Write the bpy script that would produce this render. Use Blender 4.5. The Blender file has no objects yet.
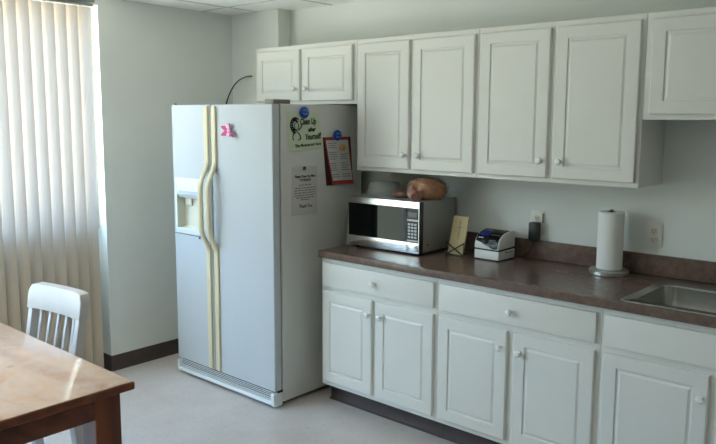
import bpy, bmesh, math, random
from mathutils import Vector, Matrix, noise
random.seed(7)
SC = bpy.context.scene
COL = SC.collection
PI = math.pi

# ------------------------------------------------------------------ materials
def lin(c):
    return tuple(((v/255)/12.92 if v/255 <= .04045 else ((v/255+.055)/1.055)**2.4) for v in c)

def mat(name, rgb, rough=.5, metal=0., spec=.5, var=0., vscale=8., bump=0., bscale=60., coat=0.,
        rgb2=None, stretch=None, alpha=None, trans=0.):
    m = bpy.data.materials.new(name); m.use_nodes = True
    nt = m.node_tree; b = nt.nodes['Principled BSDF']
    c = lin(rgb)
    b.inputs['Base Color'].default_value = (*c, 1)
    b.inputs['Roughness'].default_value = rough
    b.inputs['Metallic'].default_value = metal
    b.inputs['Specular IOR Level'].default_value = spec
    b.inputs['Coat Weight'].default_value = coat
    b.inputs['Transmission Weight'].default_value = trans
    if alpha is not None: b.inputs['Alpha'].default_value = alpha
    tc = nt.nodes.new('ShaderNodeTexCoord')
    src = tc.outputs['Object']
    if stretch:
        mp = nt.nodes.new('ShaderNodeMapping'); mp.inputs['Scale'].default_value = stretch
        nt.links.new(src, mp.inputs['Vector']); src = mp.outputs['Vector']
    if var or rgb2:
        n = nt.nodes.new('ShaderNodeTexNoise'); n.inputs['Scale'].default_value = vscale
        n.inputs['Detail'].default_value = 6; n.inputs['Roughness'].default_value = .65
        nt.links.new(src, n.inputs['Vector'])
        r = nt.nodes.new('ShaderNodeValToRGB'); r.color_ramp.elements[0].position = .32; r.color_ramp.elements[1].position = .68
        c2 = lin(rgb2) if rgb2 else tuple(min(1, x*(1+var)) for x in c)
        c1 = c if rgb2 else tuple(x*(1-var) for x in c)
        r.color_ramp.elements[0].color = (*c1, 1); r.color_ramp.elements[1].color = (*c2, 1)
        nt.links.new(n.outputs['Fac'], r.inputs['Fac']); nt.links.new(r.outputs['Color'], b.inputs['Base Color'])
    if bump:
        n2 = nt.nodes.new('ShaderNodeTexNoise'); n2.inputs['Scale'].default_value = bscale; n2.inputs['Detail'].default_value = 3
        nt.links.new(src, n2.inputs['Vector'])
        bp = nt.nodes.new('ShaderNodeBump'); bp.inputs['Strength'].default_value = bump; bp.inputs['Distance'].default_value = .002
        nt.links.new(n2.outputs['Fac'], bp.inputs['Height']); nt.links.new(bp.outputs['Normal'], b.inputs['Normal'])
    return m

M = {}
M['wall'] = mat('wall_paint', (225, 227, 222), .75, bump=.08, bscale=220, var=.02, vscale=2)
M['wall_far'] = mat('low_bounce_wall', (156, 152, 142), .75, bump=.08, bscale=220)  # unseen walls given a darker tone to cut bounced light
M['ceiling'] = mat('ceiling_tile', (243, 244, 240), .9, bump=.4, bscale=150, var=.05, vscale=90)
M['ceilgrid'] = mat('ceiling_grid_metal', (200, 202, 200), .6)
M['cab'] = mat('cabinet_white', (224, 223, 216), .38, var=.012, vscale=3)
M['knob'] = mat('white_knob', (236, 236, 232), .25)
M['vinyl'] = mat('dark_vinyl', (72, 59, 54), .6, var=.12, vscale=20)
M['fridge'] = mat('fridge_enamel', (193, 198, 201), .5, spec=.25, bump=.05, bscale=500)
M['fridge_side'] = mat('fridge_side_enamel', (210, 209, 204), .5, bump=.25, bscale=420)
M['fridge_trim'] = mat('fridge_edge_grey', (150, 148, 142), .5)
M['hinge'] = mat('hinge_taupe', (128, 120, 108), .6)
M['cream'] = mat('cream_plastic', (220, 208, 174), .4)
M['gasket'] = mat('grey_gasket', (110, 108, 102), .7)
M['dispwhite'] = mat('dispenser_white', (226, 230, 230), .35)
M['dispcream'] = mat('dispenser_cavity', (214, 212, 196), .45)
M['lightblue'] = mat('pale_blue_panel', (176, 192, 208), .35)
M['black'] = mat('black_plastic', (18, 18, 20), .4)
M['rubber'] = mat('black_rubber', (14, 14, 14), .7)
M['darkglass'] = mat('black_glass', (8, 9, 11), .05, spec=.17)
M['steel'] = mat('brushed_steel', (196, 194, 190), .2, metal=1., var=.04, vscale=30, stretch=(1, 1, 60))
M['sinksteel'] = mat('sink_steel', (186, 186, 184), .2, metal=1., var=.05, vscale=20)
M['chrome'] = mat('chrome', (205, 205, 205), .15, metal=1.)
M['satin'] = mat('satin_steel', (190, 190, 188), .34, metal=.85)
M['mwside'] = mat('microwave_case', (168, 168, 164), .45, metal=.35, bump=.1, bscale=300)
M['silver'] = mat('silver_plastic', (176, 178, 180), .35, metal=.3)
M['lcd'] = mat('lcd_grey', (40, 48, 54), .25)
M['paperwhite'] = mat('white_paper', (206, 202, 200), .85)
M['papergrey'] = mat('office_paper', (200, 195, 195), .85)
M['papergreen'] = mat('pale_green_paper', (200, 210, 184), .85)
M['paperred'] = mat('red_paper', (170, 62, 50), .7)
M['paperdark'] = mat('dark_red_paper', (84, 22, 20), .6, rgb2=(30, 16, 16), vscale=14)
M['ink'] = mat('black_ink', (26, 26, 28), .8)
M['inkgrey'] = mat('grey_ink', (110, 108, 108), .8)
M['food'] = mat('printed_food', (176, 96, 44), .7, rgb2=(232, 196, 120), vscale=60)
M['blue'] = mat('blue_magnet', (16, 66, 160), .35)
M['bluelight'] = mat('pale_blue_print', (120, 170, 224), .4)
M['pink'] = mat('pink_plastic', (206, 58, 128), .4)
M['pinkpale'] = mat('pale_pink_plastic', (246, 190, 216), .35)
M['pinkdark'] = mat('plum_plastic', (116, 34, 80), .4)
M['toweling'] = mat('paper_towel', (236, 236, 232), .9, bump=.5, bscale=120)
M['card'] = mat('cardboard_core', (170, 140, 104), .9)
M['plate'] = mat('outlet_ivory', (226, 224, 214), .4)
M['recept'] = mat('outlet_receptacle', (214, 207, 188), .4)
M['pad'] = mat('tan_notepad', (206, 190, 146), .8, var=.04, vscale=10)
M['clockwhite'] = mat('clock_white', (228, 228, 224), .4)
M['clocknavy'] = mat('clock_blue_screen', (34, 48, 112), .2)
M['loaf'] = mat('bread_brown', (104, 62, 38), .5, rgb2=(206, 152, 108), vscale=20)  # paler patches also stand in for highlights on the bag
M['bun'] = mat('bun_brown', (88, 54, 40), .5, rgb2=(128, 88, 68), vscale=30)
M['chair'] = mat('whitewash_paint', (196, 192, 190), .45, var=.04, vscale=6)
M['valance'] = mat('headrail_grey', (150, 152, 146), .6)
M['winframe'] = mat('window_frame_alu', (196, 200, 200), .4)
def wrap_mat():
    m = bpy.data.materials.new('clear_wrap'); m.use_nodes = True
    nt = m.node_tree; L = nt.links.new; nt.nodes.remove(nt.nodes['Principled BSDF']); out = nt.nodes['Material Output']
    t = nt.nodes.new('ShaderNodeBsdfTransparent'); g = nt.nodes.new('ShaderNodeBsdfGlossy'); g.inputs['Roughness'].default_value = .16
    f = nt.nodes.new('ShaderNodeMath'); f.operation = 'MULTIPLY'; f.inputs[1].default_value = .45; lw = nt.nodes.new('ShaderNodeLayerWeight'); L(lw.outputs['Facing'], f.inputs[0]); mx = nt.nodes.new('ShaderNodeMixShader')
    L(f.outputs[0], mx.inputs['Fac']); L(t.outputs[0], mx.inputs[1]); L(g.outputs[0], mx.inputs[2]); L(mx.outputs[0], out.inputs['Surface'])
    return m
M['clear'] = wrap_mat()
M['tub'] = mat('frosted_plastic', (196, 200, 198), .3, alpha=.30)

def wood_mat(name, c1, c2, c3, scale, rough, axis, coat=.0, scuff_haze=False):
    m = bpy.data.materials.new(name); m.use_nodes = True
    nt = m.node_tree; b = nt.nodes['Principled BSDF']; L = nt.links.new
    tc = nt.nodes.new('ShaderNodeTexCoord'); mp = nt.nodes.new('ShaderNodeMapping')
    s = [scale]*3; s[axis] = scale*.09; mp.inputs['Scale'].default_value = s
    L(tc.outputs['Object'], mp.inputs['Vector'])
    n = nt.nodes.new('ShaderNodeTexNoise'); n.inputs['Scale'].default_value = 3.2; n.inputs['Detail'].default_value = 8; n.inputs['Distortion'].default_value = .8
    L(mp.outputs['Vector'], n.inputs['Vector'])
    r = nt.nodes.new('ShaderNodeValToRGB'); e = r.color_ramp.elements
    e[0].position = .3; e[0].color = (*lin(c1), 1); e[1].position = .7; e[1].color = (*lin(c3), 1)
    q = e.new(.5); q.color = (*lin(c2), 1)
    L(n.outputs['Fac'], r.inputs['Fac'])
    col = r.outputs['Color']; b.inputs['Roughness'].default_value = rough; b.inputs['Coat Weight'].default_value = coat
    b.inputs['Coat Roughness'].default_value = .07
    # knots
    v = nt.nodes.new('ShaderNodeTexVoronoi'); v.inputs['Scale'].default_value = 4.5; L(tc.outputs['Object'], v.inputs['Vector'])
    kr = nt.nodes.new('ShaderNodeValToRGB'); kr.color_ramp.elements[0].position = .035; kr.color_ramp.elements[1].position = .085
    kr.color_ramp.elements[0].color = (.18, .14, .12, 1); kr.color_ramp.elements[1].color = (1, 1, 1, 1)
    L(v.outputs['Distance'], kr.inputs['Fac'])
    mx = nt.nodes.new('ShaderNodeMix'); mx.data_type = 'RGBA'; mx.blend_type = 'MULTIPLY'; mx.inputs['Factor'].default_value = 1
    L(col, mx.inputs['A']); L(kr.outputs['Color'], mx.inputs['B']); col = mx.outputs['Result']
    if scuff_haze:  # scuffs, paled further to paint in the blinds' reflected haze
        n3 = nt.nodes.new('ShaderNodeTexNoise'); n3.inputs['Scale'].default_value = 7; n3.inputs['Detail'].default_value = 9; n3.inputs['Roughness'].default_value = .72; n3.inputs['Distortion'].default_value = 1.4
        L(tc.outputs['Object'], n3.inputs['Vector'])
        r3 = nt.nodes.new('ShaderNodeValToRGB'); r3.color_ramp.elements[0].position = .36; r3.color_ramp.elements[1].position = .62
        L(n3.outputs['Fac'], r3.inputs['Fac'])
        m3 = nt.nodes.new('ShaderNodeMath'); m3.operation = 'MULTIPLY'; m3.inputs[1].default_value = .58
        L(r3.outputs['Color'], m3.inputs[0])
        mx2 = nt.nodes.new('ShaderNodeMix'); mx2.data_type = 'RGBA'
        L(m3.outputs[0], mx2.inputs['Factor']); L(col, mx2.inputs['A']); mx2.inputs['B'].default_value = (*lin((216, 196, 182)), 1)
        col = mx2.outputs['Result']
        rr = nt.nodes.new('ShaderNodeMapRange'); rr.inputs['To Min'].default_value = rough; rr.inputs['To Max'].default_value = rough+.2
        L(r3.outputs['Color'], rr.inputs['Value']); L(rr.outputs['Result'], b.inputs['Roughness'])
        bp = nt.nodes.new('ShaderNodeBump'); bp.inputs['Strength'].default_value = .06; bp.inputs['Distance'].default_value = .002
        L(n3.outputs['Fac'], bp.inputs['Height']); L(bp.outputs['Normal'], b.inputs['Normal'])
    L(col, b.inputs['Base Color'])
    return m
M['tabletop'] = wood_mat('worn_pine_top', (160, 104, 70), (194, 144, 106), (212, 168, 130), 2.2, .3, 0, coat=1.0, scuff_haze=True)  # wood tone also lightened to carry the blinds' reflection
M['tablewood'] = wood_mat('stained_pine', (84, 40, 18), (112, 56, 28), (134, 72, 38), 3.0, .42, 0)
M['tablewoodv'] = wood_mat('stained_pine_upright', (84, 40, 18), (112, 56, 28), (134, 72, 38), 3.0, .42, 2)

def laminate():
    m = bpy.data.materials.new('brown_laminate'); m.use_nodes = True
    nt = m.node_tree; b = nt.nodes['Principled BSDF']; L = nt.links.new
    tc = nt.nodes.new('ShaderNodeTexCoord')
    n = nt.nodes.new('ShaderNodeTexNoise'); n.inputs['Scale'].default_value = 26; n.inputs['Detail'].default_value = 9; n.inputs['Roughness'].default_value = .75
    L(tc.outputs['Object'], n.inputs['Vector'])
    r = nt.nodes.new('ShaderNodeValToRGB'); e = r.color_ramp.elements
    e[0].position = .33; e[0].color = (*lin((90, 70, 61)), 1); e[1].position = .68; e[1].color = (*lin((126, 103, 91)), 1)
    q = e.new(.5); q.color = (*lin((106, 85, 75)), 1)
    L(n.outputs['Fac'], r.inputs['Fac']); L(r.outputs['Color'], b.inputs['Base Color'])
    b.inputs['Roughness'].default_value = .24
    n2 = nt.nodes.new('ShaderNodeTexNoise'); n2.inputs['Scale'].default_value = 260; L(tc.outputs['Object'], n2.inputs['Vector'])
    bp = nt.nodes.new('ShaderNodeBump'); bp.inputs['Strength'].default_value = .06; bp.inputs['Distance'].default_value = .001
    L(n2.outputs['Fac'], bp.inputs['Height']); L(bp.outputs['Normal'], b.inputs['Normal'])
    return m
M['laminate'] = laminate()

def floor_mat():
    m = bpy.data.materials.new('vinyl_floor'); m.use_nodes = True
    nt = m.node_tree; b = nt.nodes['Principled BSDF']; L = nt.links.new
    tc = nt.nodes.new('ShaderNodeTexCoord')
    n = nt.nodes.new('ShaderNodeTexNoise'); n.inputs['Scale'].default_value = 3.; n.inputs['Detail'].default_value = 10; n.inputs['Roughness'].default_value = .7
    L(tc.outputs['Object'], n.inputs['Vector'])
    r = nt.nodes.new('ShaderNodeValToRGB'); r.color_ramp.elements[0].position = .3; r.color_ramp.elements[1].position = .7
    r.color_ramp.elements[0].color = (*lin((192, 184, 180)), 1); r.color_ramp.elements[1].color = (*lin((207, 200, 196)), 1)
    L(n.outputs['Fac'], r.inputs['Fac'])
    sp = nt.nodes.new('ShaderNodeTexNoise'); sp.inputs['Scale'].default_value = 55; sp.inputs['Detail'].default_value = 4; L(tc.outputs['Object'], sp.inputs['Vector'])
    sr = nt.nodes.new('ShaderNodeValToRGB'); sr.color_ramp.elements[0].position = .24; sr.color_ramp.elements[1].position = .38
    sr.color_ramp.elements[0].color = (.55, .53, .52, 1); sr.color_ramp.elements[1].color = (1, 1, 1, 1); L(sp.outputs['Fac'], sr.inputs['Fac'])
    br = nt.nodes.new('ShaderNodeTexBrick'); br.offset = 0; br.inputs['Scale'].default_value = 1.; br.inputs['Mortar Size'].default_value = .0022
    br.inputs['Brick Width'].default_value = .305; br.inputs['Row Height'].default_value = .305
    br.inputs['Color1'].default_value = (1, 1, 1, 1); br.inputs['Color2'].default_value = (.97, .97, .97, 1); br.inputs['Mortar'].default_value = (.92, .915, .91, 1)
    L(tc.outputs['Object'], br.inputs['Vector'])
    a = nt.nodes.new('ShaderNodeMix'); a.data_type = 'RGBA'; a.blend_type = 'MULTIPLY'; a.inputs['Factor'].default_value = 1
    L(r.outputs['Color'], a.inputs['A']); L(sr.outputs['Color'], a.inputs['B'])
    c = nt.nodes.new('ShaderNodeMix'); c.data_type = 'RGBA'; c.blend_type = 'MULTIPLY'; c.inputs['Factor'].default_value = 1
    L(a.outputs['Result'], c.inputs['A']); L(br.outputs['Color'], c.inputs['B'])
    L(c.outputs['Result'], b.inputs['Base Color'])
    b.inputs['Roughness'].default_value = .42
    bp = nt.nodes.new('ShaderNodeBump'); bp.inputs['Strength'].default_value = .1; bp.inputs['Distance'].default_value = .002
    L(n.outputs['Fac'], bp.inputs['Height']); L(bp.outputs['Normal'], b.inputs['Normal'])
    return m
M['floor'] = floor_mat()

def blind_mat():
    m = bpy.data.materials.new('blind_vane_fabric'); m.use_nodes = True
    nt = m.node_tree; L = nt.links.new; nt.nodes.remove(nt.nodes['Principled BSDF'])
    out = nt.nodes['Material Output']
    tc = nt.nodes.new('ShaderNodeTexCoord'); mp = nt.nodes.new('ShaderNodeMapping'); mp.inputs['Scale'].default_value = (420, 420, 2)
    L(tc.outputs['Object'], mp.inputs['Vector'])
    n = nt.nodes.new('ShaderNodeTexNoise'); n.inputs['Scale'].default_value = 1; n.inputs['Detail'].default_value = 2; L(mp.outputs['Vector'], n.inputs['Vector'])
    r = nt.nodes.new('ShaderNodeValToRGB'); r.color_ramp.elements[0].position = .3; r.color_ramp.elements[1].position = .7
    r.color_ramp.elements[0].color = (*lin((204, 186, 160)), 1); r.color_ramp.elements[1].color = (*lin((220, 203, 179)), 1)
    L(n.outputs['Fac'], r.inputs['Fac'])
    d = nt.nodes.new('ShaderNodeBsdfDiffuse'); t = nt.nodes.new('ShaderNodeBsdfTranslucent'); mx = nt.nodes.new('ShaderNodeMixShader'); mx.inputs['Fac'].default_value = .30
    L(r.outputs['Color'], d.inputs['Color']); t.inputs['Color'].default_value = (*lin((226, 231, 238)), 1)
    L(d.outputs[0], mx.inputs[1]); L(t.outputs[0], mx.inputs[2]); L(mx.outputs[0], out.inputs['Surface'])
    return m
M['blind'] = blind_mat()

def pane_mat():
    m = bpy.data.materials.new('window_glass'); m.use_nodes = True
    nt = m.node_tree; L = nt.links.new; nt.nodes.remove(nt.nodes['Principled BSDF']); out = nt.nodes['Material Output']
    t = nt.nodes.new('ShaderNodeBsdfTransparent'); g = nt.nodes.new('ShaderNodeBsdfGlossy'); g.inputs['Roughness'].default_value = .02
    f = nt.nodes.new('ShaderNodeMath'); f.operation = 'MULTIPLY'; f.inputs[1].default_value = .12; lw = nt.nodes.new('ShaderNodeLayerWeight'); L(lw.outputs['Facing'], f.inputs[0]); mx = nt.nodes.new('ShaderNodeMixShader')
    L(f.outputs[0], mx.inputs['Fac']); L(t.outputs[0], mx.inputs[1]); L(g.outputs[0], mx.inputs[2]); L(mx.outputs[0], out.inputs['Surface'])
    return m
M['pane'] = pane_mat()

# ------------------------------------------------------------------ mesh helpers
def BM(): return bmesh.new()

def box(bm, x0, x1, y0, y1, z0, z1, mtx=None):
    co = [(x0,y0,z0),(x1,y0,z0),(x1,y1,z0),(x0,y1,z0),(x0,y0,z1),(x1,y0,z1),(x1,y1,z1),(x0,y1,z1)]
    v = [bm.verts.new(mtx @ Vector(c) if mtx else c) for c in co]
    for f in ((0,3,2,1),(4,5,6,7),(0,1,5,4),(1,2,6,5),(2,3,7,6),(3,0,4,7)): bm.faces.new([v[i] for i in f])
    return v

def prism(bm, poly, fn0, fn1):
    """poly = list of 2D points; fn0/fn1 map a 2D point to 3D for both ends"""
    a = [bm.verts.new(fn0(p)) for p in poly]; b = [bm.verts.new(fn1(p)) for p in poly]
    n = len(poly)
    bm.faces.new(a[::-1]); bm.faces.new(b)
    for i in range(n): bm.faces.new((a[i], a[(i+1)%n], b[(i+1)%n], b[i]))

def lathe(bm, prof, segs=24, center=(0,0,0), axis='Z', cap=True):
    rings = []
    c = Vector(center)
    for r, z in prof:
        ring = []
        for k in range(segs):
            a = 2*PI*k/segs; p = (r*math.cos(a), r*math.sin(a), z)
            if axis == '-Y': p = (p[0], -p[2], p[1])
            ring.append(bm.verts.new(c+Vector(p)))
        rings.append(ring)
    for i in range(len(rings)-1):
        for k in range(segs):
            bm.faces.new((rings[i][k], rings[i][(k+1)%segs], rings[i+1][(k+1)%segs], rings[i+1][k]))
    if cap:
        bm.faces.new(rings[0][::-1]); bm.faces.new(rings[-1])

def tube(bm, pts, r, segs=8):
    pts = [Vector(p) for p in pts]; rings = []
    prevn = None
    for i, p in enumerate(pts):
        t = (pts[min(i+1, len(pts)-1)]-pts[max(i-1, 0)]).normalized()
        if prevn is None:
            ref = Vector((0,0,1)) if abs(t.z) < .9 else Vector((1,0,0)); nrm = t.cross(ref).normalized()
        else:
            nrm = (prevn - t*prevn.dot(t)).normalized()
        prevn = nrm; bn = t.cross(nrm)
        rr = r(i/(len(pts)-1)) if callable(r) else r
        rings.append([bm.verts.new(p+nrm*rr*math.cos(2*PI*k/segs)+bn*rr*math.sin(2*PI*k/segs)) for k in range(segs)])
    for i in range(len(rings)-1):
        for k in range(segs):
            bm.faces.new((rings[i][k], rings[i][(k+1)%segs], rings[i+1][(k+1)%segs], rings[i+1][k]))
    bm.faces.new(rings[0][::-1]); bm.faces.new(rings[-1])

def bez(p0, p1, p2, p3, n=16):
    p0, p1, p2, p3 = map(Vector, (p0, p1, p2, p3)); o = []
    for i in range(n+1):
        t = i/n; o.append((1-t)**3*p0+3*(1-t)**2*t*p1+3*(1-t)*t*t*p2+t**3*p3)
    return o

def grid_slab(bm, us, vs, solid, fa, fb):
    """slab over the cells (us x vs) where solid(i, j); fa/fb map (u, v) to the two faces' points"""
    ca, cb = {}, {}
    def va(i, j):
        if (i, j) not in ca: ca[i, j] = bm.verts.new(fa(us[i], vs[j]))
        return ca[i, j]
    def vb(i, j):
        if (i, j) not in cb: cb[i, j] = bm.verts.new(fb(us[i], vs[j]))
        return cb[i, j]
    nu, nv = len(us)-1, len(vs)-1
    S = lambda i, j: 0 <= i < nu and 0 <= j < nv and solid(i, j)
    for i in range(nu):
        for j in range(nv):
            if not S(i, j): continue
            q = [(i, j), (i+1, j), (i+1, j+1), (i, j+1)]
            bm.faces.new([va(*k) for k in q]); bm.faces.new([vb(*k) for k in q[::-1]])
            for (e0, e1, ni, nj) in ((q[0], q[1], i, j-1), (q[1], q[2], i+1, j), (q[2], q[3], i, j+1), (q[3], q[0], i-1, j)):
                if not S(ni, nj): bm.faces.new((va(*e0), vb(*e0), vb(*e1), va(*e1)))

def finish(bm, name, material, bevel=0., segs=2, smooth=32):
    bmesh.ops.remove_doubles(bm, verts=bm.verts, dist=1e-6)
    bmesh.ops.recalc_face_normals(bm, faces=bm.faces)
    if bevel:
        es = [e for e in bm.edges if len(e.link_faces) == 2 and e.calc_face_angle(0) > math.radians(40)]
        bmesh.ops.bevel(bm, geom=es, offset=bevel, segments=segs, profile=.6, affect='EDGES', clamp_overlap=True)
    me = bpy.data.meshes.new(name)
    bm.to_mesh(me); bm.free()
    me.polygons.foreach_set('use_smooth', [True]*len(me.polygons))
    me.set_sharp_from_angle(angle=math.radians(smooth))
    me.materials.append(M[material] if isinstance(material, str) else material)
    return me

def origin_of(o):
    v = Vector((0,0,0))
    while o: v = v+o.location; o = o.parent
    return v

def part(name, bm, material, parent, bevel=0., segs=2, smooth=32, local=False, label=None):
    """one mesh child; verts given in world coordinates unless local"""
    me = finish(bm, name, material, bevel, segs, smooth)
    if not local: me.transform(Matrix.Translation(-origin_of(parent)))
    o = bpy.data.objects.new(name, me); COL.objects.link(o); o.parent = parent
    if label: o['label'] = label
    return o

def tag(o, label, cat, group=None, kind=None):
    o['label'] = label; o['category'] = cat
    if group: o['group'] = group
    if kind: o['kind'] = kind
    return o

def thing(name, label, cat, loc=(0,0,0), rz=0., group=None):
    o = bpy.data.objects.new(name, None); COL.objects.link(o); o.empty_display_size = .1
    o.location = loc; o.rotation_euler = (0, 0, rz)
    return tag(o, label, cat, group)

def solo(name, bm, material, label, cat, loc, group=None, bevel=0., segs=2, smooth=32):
    """a thing that is one mesh; verts in world coordinates, origin at loc"""
    me = finish(bm, name, material, bevel, segs, smooth); me.transform(Matrix.Translation(-Vector(loc)))
    o = bpy.data.objects.new(name, me); COL.objects.link(o); o.location = loc
    return tag(o, label, cat, group)

def struct(name, bm, material, parent=None, bevel=0., smooth=32):
    me = finish(bm, name, material, bevel, 2, smooth)
    o = bpy.data.objects.new(name, me); COL.objects.link(o)
    if parent: o.parent = parent
    else: o['kind'] = 'structure'
    return o

def copy_tree(o, parent=None):
    c = o.copy(); COL.objects.link(c)
    if parent: c.parent = parent
    for ch in list(o.children): copy_tree(ch, c)
    return c

# ------------------------------------------------------------------ room
XL, XR, YF, ZC = -1.394, 4.3, -6.2, 2.411
W1 = (-2.36, -1.172, 0.0, 2.36)      # the alcove with the blinds, open to the floor
W2 = (-4.2, -2.55, .28, 2.28)       # the second window, nearer the camera
WT = .22
bm = BM(); box(bm, XL-.3, XR+.1, YF-.1, .15, -.1, 0); struct('floor', bm, 'floor')
bm = BM(); box(bm, XL-.3, XR+.1, YF-.1, .15, ZC, ZC+.1); struct('ceiling', bm, 'ceiling')
bm = BM()
for k in range(-1, 10):
    x = -1.105+.61*k
    if XL < x < XR: box(bm, x-.006, x+.006, YF, 0, ZC-.004, ZC)
for k in range(0, 11):
    y = -.385-.61*k
    if y > YF: box(bm, XL, XR, y-.006, y+.006, ZC-.0036, ZC)
struct('trim_1', bm, 'ceilgrid')
bm = BM()
prism(bm, [(XL-WT, .15), (XR+.1, .15), (XR+.1, 0), (-.891, 0), (-.891, -.118), (XL-WT, -.118)],
      lambda p: (p[0], p[1], 0), lambda p: (p[0], p[1], ZC))
struct('wall_back', bm, 'wall')
bm = BM()
us = [YF-.1, W2[0], W2[1], W1[0], W1[1], -.118]; vs = [0, W2[2], W2[3], W1[3], ZC]
def left_solid(i, j):
    if i == 3 and j in (0, 1, 2): return False
    if i == 1 and j == 1: return False
    return True
grid_slab(bm, us, vs, left_solid, lambda u, v: (XL, u, v), lambda u, v: (XL-WT, u, v))
struct('wall_left', bm, 'wall')
bm = BM(); box(bm, XL-WT-.06, XL-WT+.06, W1[0], W1[1], 0, .95); struct('wall_alcove', bm, 'wall')
bm = BM(); box(bm, XR, XR+.1, YF-.1, 0, 0, ZC); struct('wall_right', bm, 'wall_far')
bm = BM(); box(bm, XL-WT, XR, YF-.1, YF, 0, ZC); struct('wall_front', bm, 'wall_far')

def baseboard(name, pts, flip):
    """vinyl cove base along a polyline on the floor, room side given by flip"""
    bm = BM()
    for a, b in zip(pts, pts[1:]):
        a, b = Vector((*a, 0)), Vector((*b, 0)); d = (b-a).normalized(); n = Vector((-d.y, d.x, 0))*flip
        prof = [(0, 0), (.018, 0), (.010, .008), (.005, .018), (.004, .098), (0, .102)]
        prism(bm, prof, lambda p: a+n*p[0]+Vector((0,0,p[1])), lambda p: b+n*p[0]+Vector((0,0,p[1])))
    return struct(name, bm, 'vinyl')
baseboard('baseboard_left', [(XL-.158, W1[1]), (XL+.004, W1[1])], -1)
baseboard('baseboard_back', [(XL, W1[1]-.004), (XL, -.118)], -1)
baseboard('baseboard_front', [(XL, YF), (XL, W1[0])], -1)

def window(name, y0, y1, z0, z1, x, mullions):
    bm = BM()
    us = [y0, y0+.05]; 
    for m_ in mullions: us += [m_-.025, m_+.025]
    us += [y1-.05, y1]; vs = [z0, z0+.05, z1-.05, z1]
    grid_slab(bm, us, vs, lambda i, j: j in (0, 2) or i % 2 == 0, lambda u, v: (x, u, v), lambda u, v: (x-.06, u, v))
    fr = struct(name, bm, 'winframe', bevel=.004)
    fr['label'] = 'aluminium window behind the blinds' if name.endswith('1') else 'bare window beside the dining table'
    for k in range(1, len(us)-2, 2):
        bm = BM(); box(bm, x-.034, x-.028, us[k], us[k+1], vs[1], vs[2]); struct('window_pane', bm, 'pane', fr)
window('window_1', W1[0], W1[1], .95, W1[3], XL-.085, [])
window('window_2', W2[0], W2[1], W2[2], W2[3], XL-.14, [(W2[0]+W2[1])/2])

# ------------------------------------------------------------------ vertical blinds in the alcove
BX = XL+.0
bl = thing('vertical_blind', 'long beige vertical blind hanging in the tall window alcove beside the grey wall', 'blind', (BX, -1.8, 0))
bm = BM(); box(bm, BX-.035, BX+.035, W1[0]+.005, -1.215, 2.342, 2.358); part('headrail', bm, 'valance', bl, .004)
bm = BM(); box(bm, BX+.035, BX+.043, W1[0]+.005, -1.212, 2.366, 2.405); part('valance', bm, 'valance', bl, .002)
def vane_bm():
    bm = BM(); w = .100; n = 10; za, zb_ = .045, 2.338
    rows = [za, .6, 1.2, 1.8, zb_]
    f = []
    for s in (0, 1):
        g = []
        for z in rows:
            r = []
            for k in range(n+1):
                u = (k/n-.5); r.append(bm.verts.new((.013*(1-4*u*u)+s*.0009, u*w, z)))
            g.append(r)
        f.append(g)
    for s in (0, 1):
        for j in range(len(rows)-1):
            for k in range(n):
                q = [f[s][j][k], f[s][j][k+1], f[s][j+1][k+1], f[s][j+1][k]]
                bm.faces.new(q if s else q[::-1])
    # rim
    rim = [(0, k) for k in range(n+1)]+[(j, n) for j in range(1, len(rows))]+[(len(rows)-1, k) for k in range(n-1, -1, -1)]+[(j, 0) for j in range(len(rows)-2, 0, -1)]
    for a, b in zip(rim, rim[1:]+rim[:1]):
        bm.faces.new((f[0][a[0]][a[1]], f[0][b[0]][b[1]], f[1][b[0]][b[1]], f[1][a[0]][a[1]]))
    return bm
v0 = part('vane', vane_bm(), 'blind', bl, local=True, smooth=60)
hook_me = BM(); box(hook_me, -.004, .004, -.006, .006, 2.330, 2.345)
h0 = part('vane_hook', hook_me, 'knob', v0, local=True)
v0.location = (0, .514, 0); v0.rotation_euler = (0, 0, math.radians(-27))
for k in range(1, 15):
    c = copy_tree(v0, bl); c.location = (random.uniform(-.003, .003), 0.514-.0737*k, 0)
    c.rotation_euler = (0, 0, math.radians(-27+random.uniform(-5, 5)))

# ------------------------------------------------------------------ cabinets
def panel_door_bm(x0, x1, z0, z1, yf, t=.019, fw=.056):
    """raised panel door; front face at y = yf, facing -y"""
    bm = BM(); w = [(0, .004), (.004, 0), (fw, 0), (fw+.003, .006), (fw+.010, .006), (fw+.020, .0012)]
    loops = []
    def ring(ins, y): return [bm.verts.new((x0+ins, y, z0+ins)), bm.verts.new((x1-ins, y, z0+ins)), bm.verts.new((x1-ins, y, z1-ins)), bm.verts.new((x0+ins, y, z1-ins))]
    loops.append(ring(0, yf+t))
    for ins, d in w: loops.append(ring(ins, yf+d))
    bm.faces.new(loops[0][::-1])
    for a, b in zip(loops, loops[1:]):
        for k in range(4): bm.faces.new((a[k], a[(k+1)%4], b[(k+1)%4], b[k]))
    bm.faces.new(loops[-1])
    return bm
def knob_bm(x, yf, z):
    bm = BM(); lathe(bm, [(.009, 0), (.0085, .003), (.0062, .006), (.006, .014), (.011, .018), (.016, .022), (.017, .0265), (.015, .031), (.009, .034)], 20, (x, yf, z), '-Y'); return bm
def add_door(parent, x0, x1, z0, z1, yf, kx, kz, fw=.056):
    d = part('door', panel_door_bm(x0, x1, z0, z1, yf, fw=fw), 'cab', parent, smooth=20)
    part('knob', knob_bm(kx, yf, kz), 'knob', d, smooth=40)
    return d
def add_drawer(parent, x0, x1, z0, z1, yf, knob=True, name='drawer'):
    bm = BM(); box(bm, x0, x1, yf, yf+.019, z0, z1)
    d = part(name, bm, 'cab', parent, .005, 2)
    if knob: part('knob', knob_bm((x0+x1)/2, yf, (z0+z1)/2), 'knob', d, smooth=40)
    return d
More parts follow.
